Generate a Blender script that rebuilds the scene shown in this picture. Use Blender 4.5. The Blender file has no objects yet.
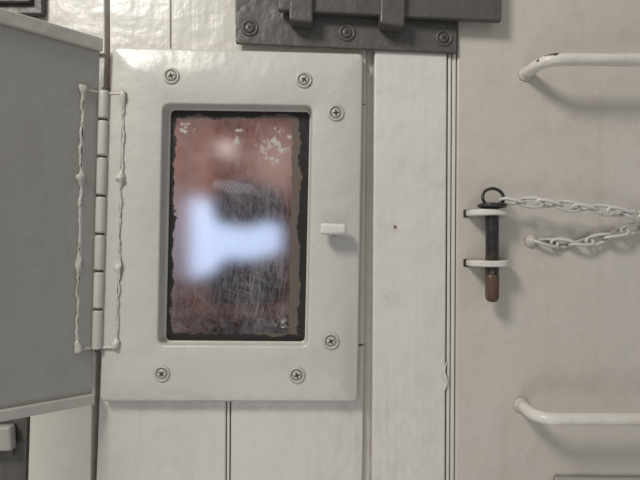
import bpy, bmesh, math, random
from mathutils import Vector, Matrix, noise
random.seed(4)
D=0.462
S=bpy.context.scene
S.view_settings.view_transform='Standard'
S.view_settings.look='None'
COL=S.collection

def W(px,py,d=0.0):
    """photo-measured position -> world metres, d = mm in front of the bulkhead"""
    d=d*0.001
    s=(D-d)/D
    return Vector(((px-320)*0.001*s,-d,(240-py)*0.001*s))

# ------------------------------------------------------------ materials
def new_mat(name):
    m=bpy.data.materials.new(name); m.use_nodes=True
    nt=m.node_tree; b=nt.nodes['Principled BSDF']
    return m,nt,b
def N(nt,t,**k):
    n=nt.nodes.new(t)
    for a,v in k.items(): setattr(n,a,v)
    return n
def setin(n,**k):
    for a,v in k.items(): n.inputs[a].default_value=v
def mathn(nt,op,a,b=None,c=None,clamp=False):
    n=nt.nodes.new('ShaderNodeMath'); n.operation=op; n.use_clamp=clamp
    for i,v in enumerate((a,b,c)):
        if v is None: continue
        if isinstance(v,(int,float)): n.inputs[i].default_value=v
        else: nt.links.new(v,n.inputs[i])
    return n.outputs[0]
def noise_out(nt,scale,detail=3,rough=0.5,stretch=(1,1,1),rot=(0,0,0),loc=(0,0,0),dist=0.0):
    tc=N(nt,'ShaderNodeTexCoord'); mp=N(nt,'ShaderNodeMapping')
    mp.inputs['Scale'].default_value=stretch; mp.inputs['Location'].default_value=loc
    src=tc.outputs['Object']
    if any(rot):
        r=N(nt,'ShaderNodeMapping'); r.inputs['Rotation'].default_value=rot
        nt.links.new(src,r.inputs['Vector']); src=r.outputs[0]
    nt.links.new(src,mp.inputs['Vector'])
    n=N(nt,'ShaderNodeTexNoise'); setin(n,Scale=scale,Detail=detail,Roughness=rough,Distortion=dist)
    nt.links.new(mp.outputs[0],n.inputs['Vector'])
    return n.outputs['Fac']
def ramp(nt,fac,lo,hi):
    n=N(nt,'ShaderNodeMapRange'); setin(n,**{'From Min':lo,'From Max':hi}); nt.links.new(fac,n.inputs['Value'])
    return n.outputs[0]
def mixc(nt,fac,a,b):
    n=N(nt,'ShaderNodeMix',data_type='RGBA')
    if isinstance(fac,(int,float)): n.inputs[0].default_value=fac
    else: nt.links.new(fac,n.inputs[0])
    for i,v in ((6,a),(7,b)):
        if isinstance(v,tuple): n.inputs[i].default_value=(*v,1)
        else: nt.links.new(v,n.inputs[i])
    return n.outputs[2]
def paint(name,col,dirt=(0.25,0.18,0.11),rough=0.32,bump=0.25,vert=0.0,chips=0.0,chipcol=(0.08,0.06,0.05),dirt_amt=0.25,lump=1.0,crevice_shade=0.7,chipscale=70):
    m,nt,b=new_mat(name)
    big=noise_out(nt,5,4,0.6)
    c=mixc(nt,ramp(nt,big,0.3,0.75),tuple(x*y for x,y in zip(col,(0.94,0.925,0.90))),tuple(min(1,x*1.04) for x in col))
    sp=noise_out(nt,22,6,0.7,loc=(3,1,2))
    f=mathn(nt,'MULTIPLY',ramp(nt,sp,0.56,0.78),dirt_amt)
    c=mixc(nt,f,c,dirt)
    rn=noise_out(nt,38,4,0.6,stretch=(1,1,0.07),loc=(6,2,0))
    c=mixc(nt,mathn(nt,'MULTIPLY',ramp(nt,rn,0.58,0.75),dirt_amt*0.55),c,dirt)
    fine=noise_out(nt,230,3,0.6,loc=(1,7,2))
    f2=mathn(nt,'MULTIPLY',ramp(nt,fine,0.70,0.77),0.5)
    c=mixc(nt,f2,c,dirt)
    if crevice_shade>0:  # crevice shade from ambient occlusion, mixed into the base colour in dirt tint
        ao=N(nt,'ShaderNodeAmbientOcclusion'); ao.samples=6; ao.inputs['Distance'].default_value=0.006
        g=mathn(nt,'MULTIPLY',ramp(nt,mathn(nt,'ADD',ao.outputs['AO'],mathn(nt,'MULTIPLY',mathn(nt,'SUBTRACT',sp,0.5),0.5)),0.85,0.25),crevice_shade)
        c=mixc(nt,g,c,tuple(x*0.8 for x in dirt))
    if chips>0:
        ch=noise_out(nt,chipscale,5,0.65,loc=(9,2,5))
        c=mixc(nt,ramp(nt,ch,0.72-chips,0.74-chips),c,chipcol)
    nt.links.new(c,b.inputs['Base Color'])
    b.inputs['Roughness'].default_value=rough
    n1=noise_out(nt,34,2,0.5); n2=noise_out(nt,150,3,0.55)
    h=mathn(nt,'ADD',mathn(nt,'MULTIPLY',n1,1.5*lump),mathn(nt,'MULTIPLY',n2,0.25))
    if vert>0:
        v=noise_out(nt,60,3,0.55,stretch=(1,1,0.05))
        h=mathn(nt,'ADD',h,mathn(nt,'MULTIPLY',v,vert))
    bp=N(nt,'ShaderNodeBump'); setin(bp,Strength=bump,Distance=0.0055)
    nt.links.new(h,bp.inputs['Height']); nt.links.new(bp.outputs[0],b.inputs['Normal'])
    return m
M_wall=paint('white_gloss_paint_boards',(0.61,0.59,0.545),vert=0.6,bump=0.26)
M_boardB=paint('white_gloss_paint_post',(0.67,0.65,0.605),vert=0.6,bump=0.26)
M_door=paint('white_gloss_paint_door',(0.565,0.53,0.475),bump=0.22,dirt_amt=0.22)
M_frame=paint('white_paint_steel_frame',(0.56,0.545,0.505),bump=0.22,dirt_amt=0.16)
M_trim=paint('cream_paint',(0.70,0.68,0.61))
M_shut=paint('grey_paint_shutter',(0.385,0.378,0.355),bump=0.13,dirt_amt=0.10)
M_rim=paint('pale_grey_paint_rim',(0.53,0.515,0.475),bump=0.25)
M_latch=paint('dark_grey_paint_steel',(0.095,0.089,0.08),dirt=(0.34,0.31,0.27),rough=0.42,bump=0.5,chips=0.03,chipcol=(0.045,0.032,0.025),dirt_amt=0.5,crevice_shade=0.0)
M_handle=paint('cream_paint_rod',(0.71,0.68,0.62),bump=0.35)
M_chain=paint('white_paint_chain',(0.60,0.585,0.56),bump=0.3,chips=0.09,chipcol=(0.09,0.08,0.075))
M_screw=paint('painted_screw',(0.50,0.48,0.44),bump=0.5,chips=0.06,chipcol=(0.14,0.1,0.07),crevice_shade=0.9)
M_pin=paint('black_paint_pin',(0.02,0.019,0.02),dirt=(0.16,0.09,0.05),rough=0.35,bump=0.5,dirt_amt=0.8,chips=0.12,chipcol=(0.09,0.05,0.035),crevice_shade=0,chipscale=90)
M_rust=paint('rusty_steel',(0.10,0.055,0.035),dirt=(0.45,0.36,0.3),rough=0.6,bump=0.7,dirt_amt=0.9,crevice_shade=0)
M_dark,nt,b=new_mat('dark_gap'); b.inputs['Base Color'].default_value=(0.035,0.03,0.027,1); b.inputs['Roughness'].default_value=0.8
M_slot,nt,b=new_mat('screw_slot'); b.inputs['Base Color'].default_value=(0.06,0.055,0.05,1); b.inputs['Roughness'].default_value=0.6
M_cabin=paint('red_brown_cabin_paint',(0.23,0.085,0.06),bump=0.1,crevice_shade=0)
M_cabin2=paint('pink_cabin_paint',(0.58,0.38,0.34),bump=0.1,crevice_shade=0)
M_shape=paint('dark_blue_shape',(0.03,0.026,0.045),rough=0.9,bump=0.4,crevice_shade=0,dirt=(0.05,0.04,0.05))
M_lit,nt,b=new_mat('glow_pane')  # added emissive surface, makes the pale blue glow in the glass
b.inputs['Base Color'].default_value=(0.5,0.55,0.6,1)
b.inputs['Emission Color'].default_value=(0.54,0.70,1,1); b.inputs['Emission Strength'].default_value=1.1
M_lamp,nt,b=new_mat('warm_lamp_glass')
b.inputs['Emission Color'].default_value=(1,0.85,0.75,1); b.inputs['Emission Strength'].default_value=0.7

# ------------------------------------------------------------ mesh helpers
def finish(name,bm,mat,bevel=0,seg=2,smooth=False,subsurf=0):
    bmesh.ops.recalc_face_normals(bm,faces=bm.faces)
    me=bpy.data.meshes.new(name); bm.to_mesh(me); bm.free()
    o=bpy.data.objects.new(name,me); COL.objects.link(o)
    me.materials.append(mat)
    if bevel:
        md=o.modifiers.new('bevel','BEVEL'); md.width=bevel*0.001; md.segments=seg; md.limit_method='ANGLE'
        md.harden_normals=True
        for p in me.polygons: p.use_smooth=True
    if smooth:
        for p in me.polygons: p.use_smooth=True
    return o
def loops_mesh(name,loops,mat,closed_ends=(False,False),smooth=False,bevel=0,cyclic=False):
    bm=bmesh.new(); R=[]
    for L in loops: R.append([bm.verts.new(p) for p in L])
    n=len(R[0]); pairs=list(zip(R,R[1:]))
    if cyclic: pairs.append((R[-1],R[0]))
    for a,b_ in pairs:
        for i in range(n):
            j=(i+1)%n; bm.faces.new((a[i],a[j],b_[j],b_[i]))
    if closed_ends[0]: bm.faces.new(R[0][::-1])
    if closed_ends[1]: bm.faces.new(R[-1])
    return finish(name,bm,mat,bevel=bevel,smooth=smooth)
def slab(name,c,d0,d1,mat,bevel=1.2,seg=2):
    """flat plate; c = 4 corners of front face, d0 back, d1 front (mm)"""
    f=[W(x,y,d1) for x,y in c]
    bk=[Vector((p.x,-d0*0.001,p.z)) for p in f]
    return loops_mesh(name,[bk,f],mat,(True,True),bevel=bevel)
def rquad(c,r,n=5):
    out=[]
    for i in range(4):
        p=Vector(c[i]); a=Vector(c[i-1]); b_=Vector(c[(i+1)%4])
        u=(a-p).normalized(); v=(b_-p).normalized()
        s=p+u*r; e=p+v*r
        for k in range(n):
            t=k/(n-1); q=(1-t)**2*s+2*t*(1-t)*p+t*t*e
            out.append((q.x,q.y))
    return out
def inset(c,k):
    k=k if isinstance(k,tuple) else (k,)*4 # left,top,right,bottom
    l,t,r,b_=k
    return [(c[0][0]+l,c[0][1]+t),(c[1][0]-r,c[1][1]+t),(c[2][0]-r,c[2][1]-b_),(c[3][0]+l,c[3][1]-b_)]
def tube(name,pts,rad,mat,n=14,closed=False,caps=True,jit=0.0):
    P=[Vector(p) for p in pts]; m=len(P); loops=[]
    up=None
    for i,p in enumerate(P):
        if closed: t=(P[(i+1)%m]-P[i-1]).normalized()
        else: t=(P[min(i+1,m-1)]-P[max(i-1,0)]).normalized()
        if up is None:
            up=t.orthogonal().normalized()
        up=(up-up.dot(t)*t).normalized(); sd=t.cross(up)
        r=(rad[i] if isinstance(rad,list) else rad)*0.001
        L=[]
        for k in range(n):
            a=2*math.pi*k/n
            rr=r
            if jit: rr*=1+jit*noise.noise(p*90+Vector((k*.6,0,0)))
            L.append(p+up*math.cos(a)*rr+sd*math.sin(a)*rr)
        loops.append(L)
    return loops_mesh(name,loops,mat,(caps and not closed,)*2,smooth=True,cyclic=closed)
def spline(ctrl,n=12):
    P=[Vector(c) for c in ctrl]; out=[]
    for i in range(len(P)-1):
        a=P[max(i-1,0)];b_=P[i];c=P[i+1];d=P[min(i+2,len(P)-1)]
        for k in range(n):
            t=k/n
            out.append(0.5*((2*b_)+(-a+c)*t+(2*a-5*b_+4*c-d)*t*t+(-a+3*b_-3*c+d)*t**3))
    out.append(P[-1]); return out
def lathe(name,prof,center,axis,mat,n=28,smooth=True):
    axis=Vector(axis).normalized(); u=axis.orthogonal().normalized(); v=axis.cross(u)
    loops=[]
    for r,h in prof:
        loops.append([center+axis*h*0.001+(u*math.cos(2*math.pi*k/n)+v*math.sin(2*math.pi*k/n))*max(r,0.01)*0.001 for k in range(n)])
    return loops_mesh(name,loops,mat,(True,True),smooth=smooth)
def group(name,parts,loc=None):
    e=bpy.data.objects.new(name,None); COL.objects.link(e)
    e.empty_display_size=0.02
    if loc is not None: e.location=loc
    bpy.context.view_layer.update()
    for p in parts:
        p.parent=e; p.matrix_parent_inverse=Matrix.Translation(-e.location)
    return e
def screw(px,py,d,matc,rot=0.3,r=1.0,cup=True):
    c=W(px,py,d); ax=(0,-1,0)
    parts=[]
    if cup:
        parts.append(lathe('cup_washer',[(9.2*r,-0.5),(8.9*r,0.5),(8.0*r,1.5),(7.0*r,1.7),(6.1*r,0.9),(5.7*r,0.1),(0.01,0.0)],c,ax,matc))
    parts.append(lathe('screw_head',[(5.2*r,-0.2),(5.1*r,0.7),(4.0*r,1.3),(2*r,1.55),(0.01,1.6)],c,ax,matc,n=24))
    for k in (0,1):
        a=rot+k*math.pi/2; ux=Vector((math.cos(a),0,math.sin(a))); uz=Vector((-math.sin(a),0,math.cos(a)))
        f=[c+Vector((0,-0.0018,0))+ux*sx*0.0031*r+uz*sz*0.00075*r for sx,sz in((-1,-1),(1,-1),(1,1),(-1,1))]
        bk=[p+Vector((0,0.0012,0)) for p in f]
        parts.append(loops_mesh('slot',[bk,f],M_slot,(True,True)))
    return parts

# ------------------------------------------------------------ bulkhead boards
wall=[]
wall.append(slab('board_top_a',[(107,-500),(170.2,-500),(170.7,120),(110,120)],-20,0,M_wall,1.2))
wall.append(slab('board_top_b',[(170.6,-500),(366,-500),(366,104),(171.1,104)],-20,0,M_wall,1.2))
wall.append(slab('board_left',[(109.5,120.5),(163,120.5),(160,340),(102,340)],-20,0,M_wall,0.5))
wall.append(slab('board_right',[(314,104.5),(366,104.5),(364,344),(309,344)],-20,0,M_wall,0.5))
wall.append(slab('board_low_a',[(101,341),(226.5,348),(224,900),(80,900)],-20,0,M_wall,2))
wall.append(slab('board_low_b',[(231.0,348),(364.5,345),(358,900),(227.5,900)],-20,0,M_wall,2))
wall.append(slab('board_low_bead',[(227.3,348),(230.3,348),(226.8,900),(224.7,900)],-20,-1.0,M_wall,0.6))
wall.append(slab('recess_strip',[(350,-500),(392,-500),(384,900),(346,900)],-28,-6,M_wall,0))
wall.append(slab('backing_left',[(60,348),(240,348),(240,900),(40,900)],-26,-20.5,M_dark,0))
wall.append(slab('bay_right',[(1105,-500),(1700,-500),(1700,900),(1103,900)],-30,0,M_wall,2))
group('wall_back',wall,W(250,460,0))
post=[slab('post_board',[(378,-500),(450.3,-500),(443.3,900),(369,900)],-4.9,5,M_boardB,2.2,3),
      slab('bead_1',[(450.9,-500),(454.4,-500),(447.4,900),(443.9,900)],-10,3.8,M_boardB,1.2),
      slab('bead_2',[(454.9,-500),(459.3,-500),(451.9,900),(447.9,900)],-10,3.0,M_boardB,1.2)]
sag=[W(445,y,4.6)+Vector((0.001*1.2*math.sin(y*.3),0,0)) for y in range(362,394,2)]
post.append(tube('paint_sag',sag,[0.5+1.8*math.exp(-((k-8)/5)**2) for k in range(len(sag))],M_boardB,10,jit=0.6))
group('trim_1',post,W(412,240,0))
door=[slab('door_panel',[(460.2,-500),(1100,-500),(1100,900),(452.6,900)],-30,4,M_door,2.2,3)]
group('door_1',door,W(560,240,0))
lw=[slab('bay_upper',[(-700,-500),(103,-500),(105,-6+60),(-700,54)],-20,-2,M_wall,1.5),
    slab('bay_mid',[(-700,54.5),(105,54.5),(95,400),(-700,400)],-20,-6,M_wall,1),
    slab('bay_lower',[(30,401),(92,401),(82,900),(14,900)],-20,0,M_trim,2),
    slab('bay_side',[(-700,401),(28,401),(12,900),(-700,900)],-20,-5,M_latch,1)]
group('wall_left',lw,W(60,440,0))
fit=[slab('plate',[(-60,-60),(42,-60),(42,14),(-60,14)],-2,5,M_latch,1.5),
     slab('rib',[(-60,-60),(30,-60),(30,2),(-60,2)],5,10,M_latch,1.5)]
group('door_bracket',fit,W(10,0,0))
kn=[slab('backplate',[(-40,424),(14,424),(12,458),(-40,458)],-5,-1,M_latch,1.5),
    slab('thumb_piece',[(-20,428),(10,427),(11,452),(-20,453)],-1,9,M_shut,3)]
group('cupboard_catch',kn,W(0,440,0))

# ------------------------------------------------------------ window frame
O=[(113,47),(363,54),(357.5,402),(100,401)]
I=[(162,103),(314,105),(309,347),(157,346)]
FD=11
def ring(c,r,d): return [W(x,y,d) for x,y in rquad(c,r)]
def oring(c,r,d,dref):
    return [Vector((p.x,-d*0.001,p.z)) for p in ring(c,r,dref)]
loops=[oring(O,5,0.2,FD-1.5),oring(O,5,FD-2,FD-1.5),ring(inset(O,0.6),5,FD-0.7),ring(inset(O,2),5,FD),
       ring(inset(I,-1.5),9,FD),ring(inset(I,0.3),8,FD-0.6),ring(inset(I,1.5),7,FD-2.2),
       ring(inset(I,(6.5,5,2.8,3.4)),6,0.6),ring(inset(I,(7.5,6,3.4,4.2)),5,-0.4),
       ring(inset(I,(9,7,4.2,5.5)),5,-0.6),oring(inset(I,(9,7,4.2,5.5)),5,-3,-0.6),]
fr=loops_mesh('frame_plate',loops,M_frame,smooth=True)
bm=bmesh.new()
uvl=bm.loops.layers.uv.new('UVMap')
vs=[bm.verts.new(W(x,y,-1.4)) for x,y in [(160,104),(316,104),(316,348),(160,348)]]
f=bm.faces.new(vs)
for l,uv in zip(f.loops,[(160,104),(316,104),(316,348),(160,348)]): l[uvl].uv=(uv[0]*0.01,uv[1]*0.01)
gl=bpy.data.meshes.new('glass_pane'); bm.to_mesh(gl); bm.free()
glass=bpy.data.objects.new('glass_pane',gl); COL.objects.link(glass)
M_glass=bpy.data.materials.new('scratched_glazing'); M_glass.use_nodes=True; nt=M_glass.node_tree
for n in list(nt.nodes): nt.nodes.remove(n)
out=N(nt,'ShaderNodeOutputMaterial')
uv=N(nt,'ShaderNodeUVMap',uv_map='UVMap'); sep=N(nt,'ShaderNodeSeparateXYZ'); nt.links.new(uv.outputs[0],sep.inputs[0])
U=mathn(nt,'MULTIPLY',sep.outputs[0],100); V=mathn(nt,'MULTIPLY',sep.outputs[1],100)
Us=mathn(nt,'ADD',U,mathn(nt,'MULTIPLY',mathn(nt,'SUBTRACT',V,104),0.018))
def edge(nz,wl,wt,wr,wb,amp):
    nn=mathn(nt,'MULTIPLY',mathn(nt,'SUBTRACT',nz,0.5),amp)
    l=mathn(nt,'SUBTRACT',Us,170+wl); r=mathn(nt,'SUBTRACT',311-wr,Us)
    t=mathn(nt,'SUBTRACT',V,111+wt); b_=mathn(nt,'SUBTRACT',341-wb,V)
    e=mathn(nt,'MINIMUM',mathn(nt,'MINIMUM',l,r),mathn(nt,'MINIMUM',t,b_))
    e=mathn(nt,'ADD',e,nn)
    return ramp(nt,e,0.5,-0.5)
def blob(cx,cy,rx,ry):
    a=mathn(nt,'DIVIDE',mathn(nt,'SUBTRACT',U,cx),rx); c=mathn(nt,'DIVIDE',mathn(nt,'SUBTRACT',V,cy),ry)
    return ramp(nt,mathn(nt,'ADD',mathn(nt,'MULTIPLY',a,a),mathn(nt,'MULTIPLY',c,c)),1.0,0.0)
nA=noise_out(nt,34,5,0.65); nB=noise_out(nt,48,5,0.65,loc=(4,0,4)); nC=noise_out(nt,85,6,0.75,loc=(8,3,1))
black=edge(nA,6,6,10,7,20)
brown=edge(nB,5,8,18,8,7)
wm=mathn(nt,'MAXIMUM',blob(274,150,26,34),mathn(nt,'MAXIMUM',blob(281,322,16,10),mathn(nt,'MAXIMUM',blob(237,140,12,16),blob(185,128,16,10))))
white=ramp(nt,mathn(nt,'ADD',nC,mathn(nt,'MULTIPLY',mathn(nt,'SUBTRACT',wm,0.6),0.22)),0.565,0.59)
white=mathn(nt,'MULTIPLY',white,ramp(nt,wm,0.0,0.1))
def scr(rot,scale,lo,loc=(0,0,0),ar=0.02,dist=0.0,w=0.10):
    return ramp(nt,noise_out(nt,scale,3,0.65,stretch=(1,1,ar),rot=(0,rot,0),loc=loc,dist=dist),lo,lo+w)
sc=[scr(0.12,950,0.56,dist=.2),scr(-0.35,1000,0.57,(2,0,1)),scr(1.25,950,0.58,(5,0,3)),scr(0.7,980,0.57,(7,0,3)),scr(-0.9,900,0.58,(1,0,8)),scr(0.0,500,0.60,(3,0,8),0.03),scr(1.5,1050,0.58,(9,0,2)),scr(-0.1,1150,0.54,(4,0,7),0.03)]
s=sc[0]
for q in sc[1:]: s=mathn(nt,'MAXIMUM',s,q)
patch=ramp(nt,noise_out(nt,13,3,0.6,loc=(5,1,3)),0.35,0.62)
dens=mathn(nt,'MAXIMUM',mathn(nt,'MULTIPLY',patch,0.5),blob(258,250,55,110))
s=mathn(nt,'MULTIPLY',s,mathn(nt,'ADD',0.25,mathn(nt,'MULTIPLY',dens,0.8)))
haze=noise_out(nt,26,6,0.78,loc=(2,2,9))
s=mathn(nt,'ADD',mathn(nt,'MULTIPLY',s,0.24),mathn(nt,'MULTIPLY',ramp(nt,haze,0.44,0.72),0.15))
a=mathn(nt,'DIVIDE',mathn(nt,'SUBTRACT',U,233),25); b2=mathn(nt,'DIVIDE',mathn(nt,'SUBTRACT',mathn(nt,'SUBTRACT',V,187),mathn(nt,'MULTIPLY',a,3)),7)
rr=mathn(nt,'ADD',mathn(nt,'MULTIPLY',a,a),mathn(nt,'MULTIPLY',b2,b2))
inside=ramp(nt,mathn(nt,'ADD',rr,mathn(nt,'MULTIPLY',mathn(nt,'SUBTRACT',nC,0.5),2.6)),1.2,0.4)
hat=ramp(nt,mathn(nt,'SINE',mathn(nt,'ADD',mathn(nt,'MULTIPLY',mathn(nt,'ADD',U,mathn(nt,'MULTIPLY',V,0.5)),1.9),mathn(nt,'MULTIPLY',nB,5))),-0.6,0.9)
s=mathn(nt,'MAXIMUM',s,mathn(nt,'MULTIPLY',mathn(nt,'MULTIPLY',inside,mathn(nt,'ADD',mathn(nt,'MULTIPLY',hat,0.65),0.35)),0.42))
refr=N(nt,'ShaderNodeBsdfRefraction'); setin(refr,Roughness=0.42,IOR=1.28); refr.inputs['Color'].default_value=(0.95,0.92,0.93,1)
gls=N(nt,'ShaderNodeBsdfGlossy'); setin(gls,Roughness=0.08)
mx=N(nt,'ShaderNodeMixShader'); mx.inputs[0].default_value=0.04
nt.links.new(refr.outputs[0],mx.inputs[1]); nt.links.new(gls.outputs[0],mx.inputs[2])
def over(prev,fac,col,rough=0.6):
    p=N(nt,'ShaderNodeBsdfPrincipled'); setin(p,Roughness=rough); p.inputs['Base Color'].default_value=(*col,1)
    m_=N(nt,'ShaderNodeMixShader'); nt.links.new(fac,m_.inputs[0]); nt.links.new(prev.outputs[0],m_.inputs[1]); nt.links.new(p.outputs[0],m_.inputs[2])
    bp=N(nt,'ShaderNodeBump'); setin(bp,Strength=0.5,Distance=0.002); nt.links.new(nB,bp.inputs['Height']); nt.links.new(bp.outputs[0],p.inputs['Normal'])
    return m_
x=over(mx,s,(0.62,0.60,0.65))
x=over(x,brown,(0.12,0.095,0.08))
x=over(x,white,(0.46,0.42,0.38))
x=over(x,black,(0.014,0.010,0.007),0.45)
nt.links.new(x.outputs[0],out.inputs['Surface'])
gl.materials.append(M_glass)
parts=[fr,glass]
for i,(sx,sy) in enumerate([(171.5,76),(304,80),(336,113),(331,341),(297,375),(162,373.5)]):
    parts+=screw(sx,sy,FD,M_screw,rot=[0.3,0.9,0.1,0.5,0.3,0.8][i],r=0.92)
group('window_1',parts,W(235,225,0))

tb=[lathe('stem',[(5.5,0),(5.0,2),(4.6,8)],W(334,230,FD),(0,-1,0),M_frame,n=18)]
tb.append(slab('tab',[(320,222.5),(347,224),(347,235),(320,235)],FD+7,FD+18,M_boardB,3.5,4))
tb[-1].modifiers[0].segments=4
group('window_turn_knob',tb,W(334,230,FD))

# ------------------------------------------------------------ cabin behind the glass
def qmesh(name,pts,mat):
    bm=bmesh.new(); bm.faces.new([bm.verts.new(Vector(p)) for p in pts]); return finish(name,bm,mat)
x0,x1,z0,z1,y0,y1=-0.262,0.11,-0.21,0.24,0.030,0.36
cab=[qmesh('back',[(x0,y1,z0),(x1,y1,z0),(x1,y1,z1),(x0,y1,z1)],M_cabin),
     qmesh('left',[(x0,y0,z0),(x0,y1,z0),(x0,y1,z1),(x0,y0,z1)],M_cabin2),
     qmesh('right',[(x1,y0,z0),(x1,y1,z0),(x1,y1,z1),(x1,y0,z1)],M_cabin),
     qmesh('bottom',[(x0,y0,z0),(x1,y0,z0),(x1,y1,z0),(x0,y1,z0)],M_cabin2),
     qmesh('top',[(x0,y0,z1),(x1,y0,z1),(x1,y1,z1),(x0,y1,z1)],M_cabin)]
cab+=[slab('glow_pane',[(174,190),(276,224),(276,252),(174,284)],-355,-352,M_lit,0),
    slab('pane_bar_top',[(174,186),(280,220),(280,224),(174,190)],-357,-348,M_cabin2,1),
    slab('pane_bar_bottom',[(174,284),(280,252),(280,256),(174,288)],-357,-348,M_cabin2,1),
    slab('wall_panel_pale',[(174,100),(200,100),(200,330),(174,330)],-359,-357.5,M_cabin2,1)]
def lumpy_shape(name,px,py,d,rx,ry,rz,seed):
    bm=bmesh.new(); bmesh.ops.create_icosphere(bm,subdivisions=4,radius=1)
    c=W(px,py,d)
    for v in bm.verts:
        p=v.co.copy(); k=1+0.22*noise.noise(p*1.6+Vector((seed,0,0)))+0.07*noise.noise(p*5)
        q=Vector([math.copysign(abs(t)**0.8,t) for t in p])
        v.co=c+Vector((q.x*rx*k,q.y*ry*k,q.z*rz*k))
    return finish(name,bm,M_shape,smooth=True)
def dark_shape(name,px,py,rx,rz,seed):  # added dark shape, covers part of the glowing pane
    c=W(px,py,-290)
    return [lumpy_shape(name,px,py,-290,rx,0.03,rz,seed),tube(name+'_rod',[c+Vector((0,0.02,0)),c+Vector((0,0.066,0))],5,M_shape,10)]
cab+=dark_shape('dark_shape_upper',239,200,0.066,0.040,1)
cab+=dark_shape('dark_shape_lower',238,290,0.064,0.048,5)
cab.append(lathe('lamp_globe',[(0.1,0),(9,1),(13,5),(13,9),(9,14),(0.1,16)],W(216,138,-340),(0,-1,0),M_lamp,n=20))
cab.append(lathe('lamp_ring',[(18,0),(18,4),(14,5),(14,0)],W(216,138,-345),(0,-1,0),M_cabin2,n=24))
cab.append(slab('shelf_board',[(176,318),(320,318),(320,324),(176,324)],-355,-240,M_cabin2,1))
group('cabin_interior',cab,(-.1,.2,0))

# ------------------------------------------------------------ hinge + open shutter
HA=W(104,50,10); HB=W(96,400,10)
dirv=Vector((-0.58,-0.81,0)); nrm=Vector((0.81,-0.58,0))
def SP(v,t,n=0):
    vv=v+t*0.00018*(1-v)-t*0.0003*v
    base=HA.lerp(HB,v); base.z=HA.lerp(HB,vv).z
    return base+dirv*t*0.001+nrm*n*0.001
def sbox(name,v0,v1,t0,t1,n0,n1,mat,bevel=1.2):
    f=[SP(v0,t0,n1),SP(v0,t1,n1),SP(v1,t1,n1),SP(v1,t0,n1)]
    k=[SP(v0,t0,n0),SP(v0,t1,n0),SP(v1,t1,n0),SP(v1,t0,n0)]
    return loops_mesh(name,[k,f],mat,(True,True),bevel=bevel)
def ridge(name,fn,y0_,y1_,mat,blobs,amp=2.6):
    pts=[];rad=[]
    y=y0_
    while y<=y1_:
        jx=2.2*noise.noise(Vector((y*0.09,3.3,0)))+1.0*noise.noise(Vector((y*0.3,8.3,0)))
        r=1.4+0.8*noise.noise(Vector((y*0.16,1.3,5)))
        for by in blobs: r+=amp*math.exp(-((y-by)/5.5)**2)
        pts.append(fn(y,jx)); rad.append(r); y+=1.5
    return tube(name,pts,rad,mat,12,jit=0.7)
TW=235
sp=[sbox('shutter_panel',0.0,0.985,3,TW,-8,-1,M_shut,1.5),
    sbox('rim_top',-0.03,0.008,2,TW,-9,3,M_rim,1.5),
    sbox('rim_bottom',0.980,1.01,2,TW,-9,3,M_rim,1.5),
    sbox('rim_outer',0.0121,0.9779,TW-12,TW,-9,3,M_rim,1.5)]
sp.append(sbox('hinge_leaf',0.125,0.85,2,19,-1,1.2,M_shut,0.6))
sp.append(ridge('weld_bead',lambda y,j:SP((y-50)/350,19.5+j,-0.4),90,352,M_rim,[94,180,268,346]))
hin=[]
yk=[90,120,157,196,234,271,309,350]
def HX(y): return 104.5-(y-90)*0.0275
for i in range(7):
    a=W(HX(yk[i]+1),yk[i]+1,13); b_=W(HX(yk[i+1]-1),yk[i+1]-1,13)
    L=(b_-a).length*1000
    hin.append(lathe(f'knuckle_{i+1}',[(3.5,0),(4.9,0.8),(5.1,2),(5.1,L-2),(4.9,L-0.8),(3.5,L)],a,(b_-a),M_frame if i%2 else M_rim,n=20))
a=W(HX(88),88,13); b_=W(HX(352),352,13)
hin.append(tube('hinge_pin',[a,b_],2.6,M_latch,12))
hin.append(slab('leaf_frame',[(107,92),(123,93),(116,348),(100,348)],FD,FD+1.6,M_frame,0.8))
hin.append(ridge('weld_frame',lambda y,j:W(124-(y-92)*0.028+j,y,FD+0.2),92,349,M_frame,[97,178,268,345]))
for yy in (94,347):
    sp.append(tube('weld_cross',[SP((yy-50)/350,t,0.3) for t in range(4,20,2)],1.5,M_rim,10,jit=0.5))
    hin.append(tube('weld_cross_f',[W(x_-(yy-92)*0.028,yy,FD+0.8) for x_ in range(108,126,2)],1.6,M_frame,10,jit=0.5))
group('window_shutter',sp,SP(0.5,100,0))
group('butt_hinge',hin,W(101,220,13))

# ------------------------------------------------------------ bolt latch at top
lt=[slab('backplate',[(234,-120),(459,-120),(457,53),(235.5,43.5)],5.1,9,M_latch,1.5)]
lt.append(slab('bolt_bar',[(277,-60),(503,-60),(502,21),(278,10)],13,20,M_latch,2))
lt.append(slab('bolt_guide',[(232,-110),(440,-110),(440,-2),(232,-6)],9,13,M_latch,1.5))
lt.append(slab('staple_1',[(289,-50),(314,-50),(313,22),(289,20)],9,25,M_latch,2.5))
lt.append(slab('staple_2',[(381,-50),(408,-50),(405,26),(380,23)],9,26,M_latch,2.5))
lt.append(slab('packer',[(236,-110),(456,-110),(455,40),(238,35)],0.3,5,M_latch,1))
for sx,sy in [(250,28),(347,33),(444,38)]: lt+=screw(sx,sy,9,M_latch,rot=0.6,r=0.95)
group('sliding_bolt_latch',lt,W(350,0,9))

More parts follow.
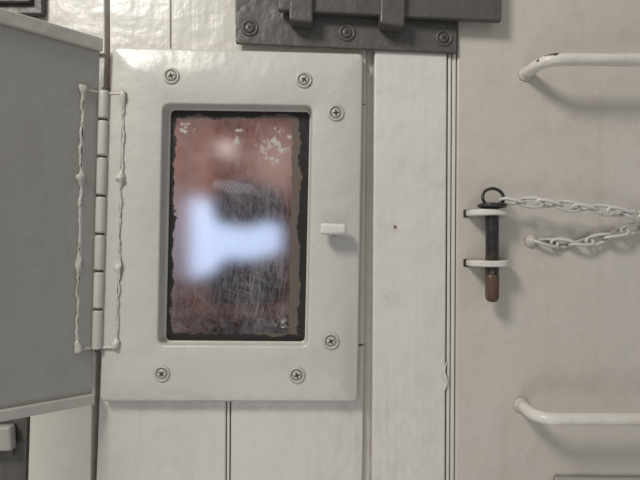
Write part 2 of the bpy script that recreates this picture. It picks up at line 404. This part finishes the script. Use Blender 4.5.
# ------------------------------------------------------------ grab handles
def handle(name,ya,yb,xa,yfoot,length=470,rusty=False):
    R=5.6
    foot=W(xa,yfoot,4); 
    z=foot.z; x=foot.x
    pts=[Vector((x,-0.004+0.0005,z)),Vector((x,-0.012,z))]
    for k in range(0,10):
        a=k/9*math.pi/2
        pts.append(Vector((x+0.016*(1-math.cos(a)),-0.022-0.018*math.sin(a),z)))
    n=24
    for k in range(1,n): pts.append(Vector((x+0.016+k/n*(length-32)/1000,-0.040,z+ (yb-ya)*-0.00001*k*0.6)))
    ze=pts[-1].z; x2=x+length/1000
    for k in range(0,10):
        a=math.pi/2*(1-k/9)
        pts.append(Vector((x2-0.016*(1-math.cos(a)),-0.022-0.018*math.sin(a),ze)))
    pts+= [Vector((x2,-0.012,ze)),Vector((x2,-0.0045,ze))]
    t=tube('rod',pts,R,M_handle,18,jit=0.08)
    c1=lathe('foot_weld',[(8,0),(7.5,0.8),(6.2,2.2),(5.4,3.6)],Vector((x,-0.004,z)),(0,-1,0),M_door,n=20)
    c2=lathe('foot_weld_2',[(8,0),(7.5,0.8),(6.2,2.2),(5.4,3.6)],Vector((x2,-0.004,ze)),(0,-1,0),M_door,n=20)
    ps=[t,c1,c2]
    if rusty:
        for k,(i,ang,rr) in enumerate([(7,1.2,2.4),(8,1.0,2.2),(9,0.9,2.6),(10,1.3,2.2),(5,0.3,1.5)]):
            p=pts[i]; q=pts[i+1]; tt=(q-p).normalized()
            n1=Vector((0,0,1)); n2=tt.cross(n1)
            if n2.y>0: n2=-n2
            nn=(n1*math.sin(ang)+n2*math.cos(ang)).normalized()
            ps.append(lathe(f'rust_spot_{k+1}',[(rr,-0.9),(rr*.95,0.15),(rr*.5,0.35),(0.05,0.4)],p+nn*R*0.001,nn,M_rust,n=12))
    group(name,ps,Vector((x+length/2000,-0.03,z)))
handle('grab_handle',58,62,526,74,rusty=True)
handle('grab_handle.001',421,424,521,405)

# ------------------------------------------------------------ locking pin, eyes, chain
def eye(name,py):
    z=W(491,py,20).z; xc=W(491,py,20).x
    hw=0.0195; pts=[]
    pts.append((xc-hw,-0.0042)); 
    for k in range(13):
        a=math.pi*k/12
        pts.append((xc-hw*math.cos(a),-0.014-0.016*math.sin(a)))
    pts.append((xc+hw,-0.0042))
    th=0.0030
    lo=[Vector((x_,y_,z-th)) for x_,y_ in pts]; hi=[Vector((x_,y_,z+th)) for x_,y_ in pts]
    o=loops_mesh('eye_plate',[lo,hi],M_boardB,(True,True),bevel=1.4)
    s1=loops_mesh('slot_dark',[[Vector((xc-hw-0.0020,-0.0045,z-0.004)),Vector((xc-hw+0.003,-0.0045,z-0.004)),Vector((xc-hw+0.003,-0.0045,z+0.0035)),Vector((xc-hw-0.0020,-0.0045,z+0.0035))],
      [Vector((xc-hw-0.0020,-0.0041,z-0.004)),Vector((xc-hw+0.003,-0.0041,z-0.004)),Vector((xc-hw+0.003,-0.0041,z+0.0035)),Vector((xc-hw-0.0020,-0.0041,z+0.0035))]],M_dark,(True,True))
    group(name,[o,s1],Vector((xc,-0.015,z)))
eye('pin_eye_bracket',212.5); eye('pin_eye_bracket.001',263.5)
pc=W(492,204,20)
ax=Vector((0,0,-1))
pin=[lathe('shank',[(4,0),(6.0,1),(6.2,8),(6.0,40),(6.2,62),(5.8,70)],Vector((pc.x,pc.y,pc.z)),ax,M_pin,n=22),
     lathe('worn_tip',[(5.8,0),(6.3,2),(6.2,22),(5.2,25),(3,26.5)],Vector((pc.x,pc.y,pc.z-0.067)),ax,M_rust,n=22),
     lathe('collar',[(6,0),(12,0.6),(13.5,1.8),(13.5,3.2),(12,4.6),(6,5)],Vector((pc.x,pc.y,pc.z+0.001)),ax,M_pin,n=26)]
rp=[]
cz=pc.z+0.006
for k in range(28):
    a=2*math.pi*k/28
    rp.append(Vector((pc.x+0.0010+0.0100*math.cos(a),pc.y+0.002*math.sin(a),cz+0.0090*math.sin(a))))
pin.append(tube('ring',rp,1.5,M_pin,10,closed=True))
group('locking_pin',pin,Vector((pc.x,pc.y,pc.z-0.04)))

def chain(name,ctrl,pitch=0.0168,lw=0.0046,hl=0.0115,r=1.65):
    P=spline(ctrl,40)
    cum=[0]
    for a_,b_ in zip(P,P[1:]): cum.append(cum[-1]+(b_-a_).length)
    def at(s_):
        for i in range(1,len(P)):
            if cum[i]>=s_:
                t=(s_-cum[i-1])/max(1e-9,cum[i]-cum[i-1]); return P[i-1].lerp(P[i],t)
        return P[-1]
    n=int(cum[-1]/pitch); parts=[]
    for i in range(n+1):
        s_=i*pitch; c=at(s_); t=(at(min(cum[-1],s_+0.004))-at(max(0,s_-0.004))).normalized()
        up=Vector((0,-1,0))
        sd=t.cross(up).normalized(); up=sd.cross(t).normalized()
        base=math.radians(25 if i%2 else -60)+random.uniform(-.25,.25)
        v1=sd*math.cos(base)+up*math.sin(base); v2=t.cross(v1)
        loop=[]
        m=26
        for k in range(m):
            a=2*math.pi*k/m; ca,sa=math.cos(a),math.sin(a)
            lx=math.copysign(abs(ca)**0.85,ca)*hl; ly=math.copysign(abs(sa)**0.75,sa)*lw
            tw=0.6*lx/hl
            loop.append(c+t*lx+v1*ly*math.cos(tw)+v2*ly*math.sin(tw))
        parts.append(tube(f'link_{i+1}',loop,r,M_chain,8,closed=True))
    return parts
ctrl=[W(512,202,24),W(540,203,26),W(575,207,28),W(610,211,26),W(640,217,22),W(662,224,18),W(660,231,16),W(640,227,15),W(610,236,13),W(580,243,10),W(555,243,9),W(536,241,8)]
cp=chain('safety_chain',ctrl)
cp.append(lathe('anchor_stud',[(7,0),(6.5,1.5),(4,2.4),(3.5,4.5),(2,5.5)],W(531,241,4),(0,-1,0),M_door,n=18))
group('safety_chain',cp,W(580,220,20))

group('nail_head',[lathe('head',[(1.7,-0.3),(1.6,0.4),(1.0,0.7),(.2,0.8)],W(395,227,5),(0,-1,0),M_rust,n=14)],W(395,227,5))
group('door_kick_bracket',[slab('plate',[(556,478),(900,481),(900,560),(556,560)],4,9,M_shut,1.5)],W(600,490,5))

# ------------------------------------------------------------ lights, world, camera
def area(name,loc,target,size,power,col,sy=None):
    l=bpy.data.lights.new(name,'AREA'); l.energy=power; l.color=col; l.size=size
    if sy: l.shape='RECTANGLE'; l.size_y=sy
    o=bpy.data.objects.new(name,l); COL.objects.link(o); o.location=loc
    o.rotation_euler=(Vector(target)-Vector(loc)).to_track_quat('-Z','Y').to_euler(); return o
area('ceiling_lamp',(-0.62,-0.76,0.85),(-0.10,0,-0.05),0.28,11.0,(1,0.965,0.91))
area('low_lamp',(-0.1,-1.2,-0.9),(-0.05,0,0),0.6,2.6,(1,0.985,0.98))
area('cabin_fill',(-0.12,0.12,0.2),(-0.1,0.36,0.1),0.1,0.36,(1,0.84,0.74))  # added fill light for the closed box behind the glass
w=bpy.data.worlds.new('room_ambient'); S.world=w; w.use_nodes=True
w.node_tree.nodes['Background'].inputs[0].default_value=(0.98,0.985,1,1)
w.node_tree.nodes['Background'].inputs[1].default_value=0.31
cam=bpy.data.cameras.new('camera'); cam.lens=26; cam.sensor_width=36; cam.clip_start=0.01
co=bpy.data.objects.new('camera',cam); COL.objects.link(co); co.location=(0,-D,0); co.rotation_euler=(math.pi/2,0,0)
S.camera=co
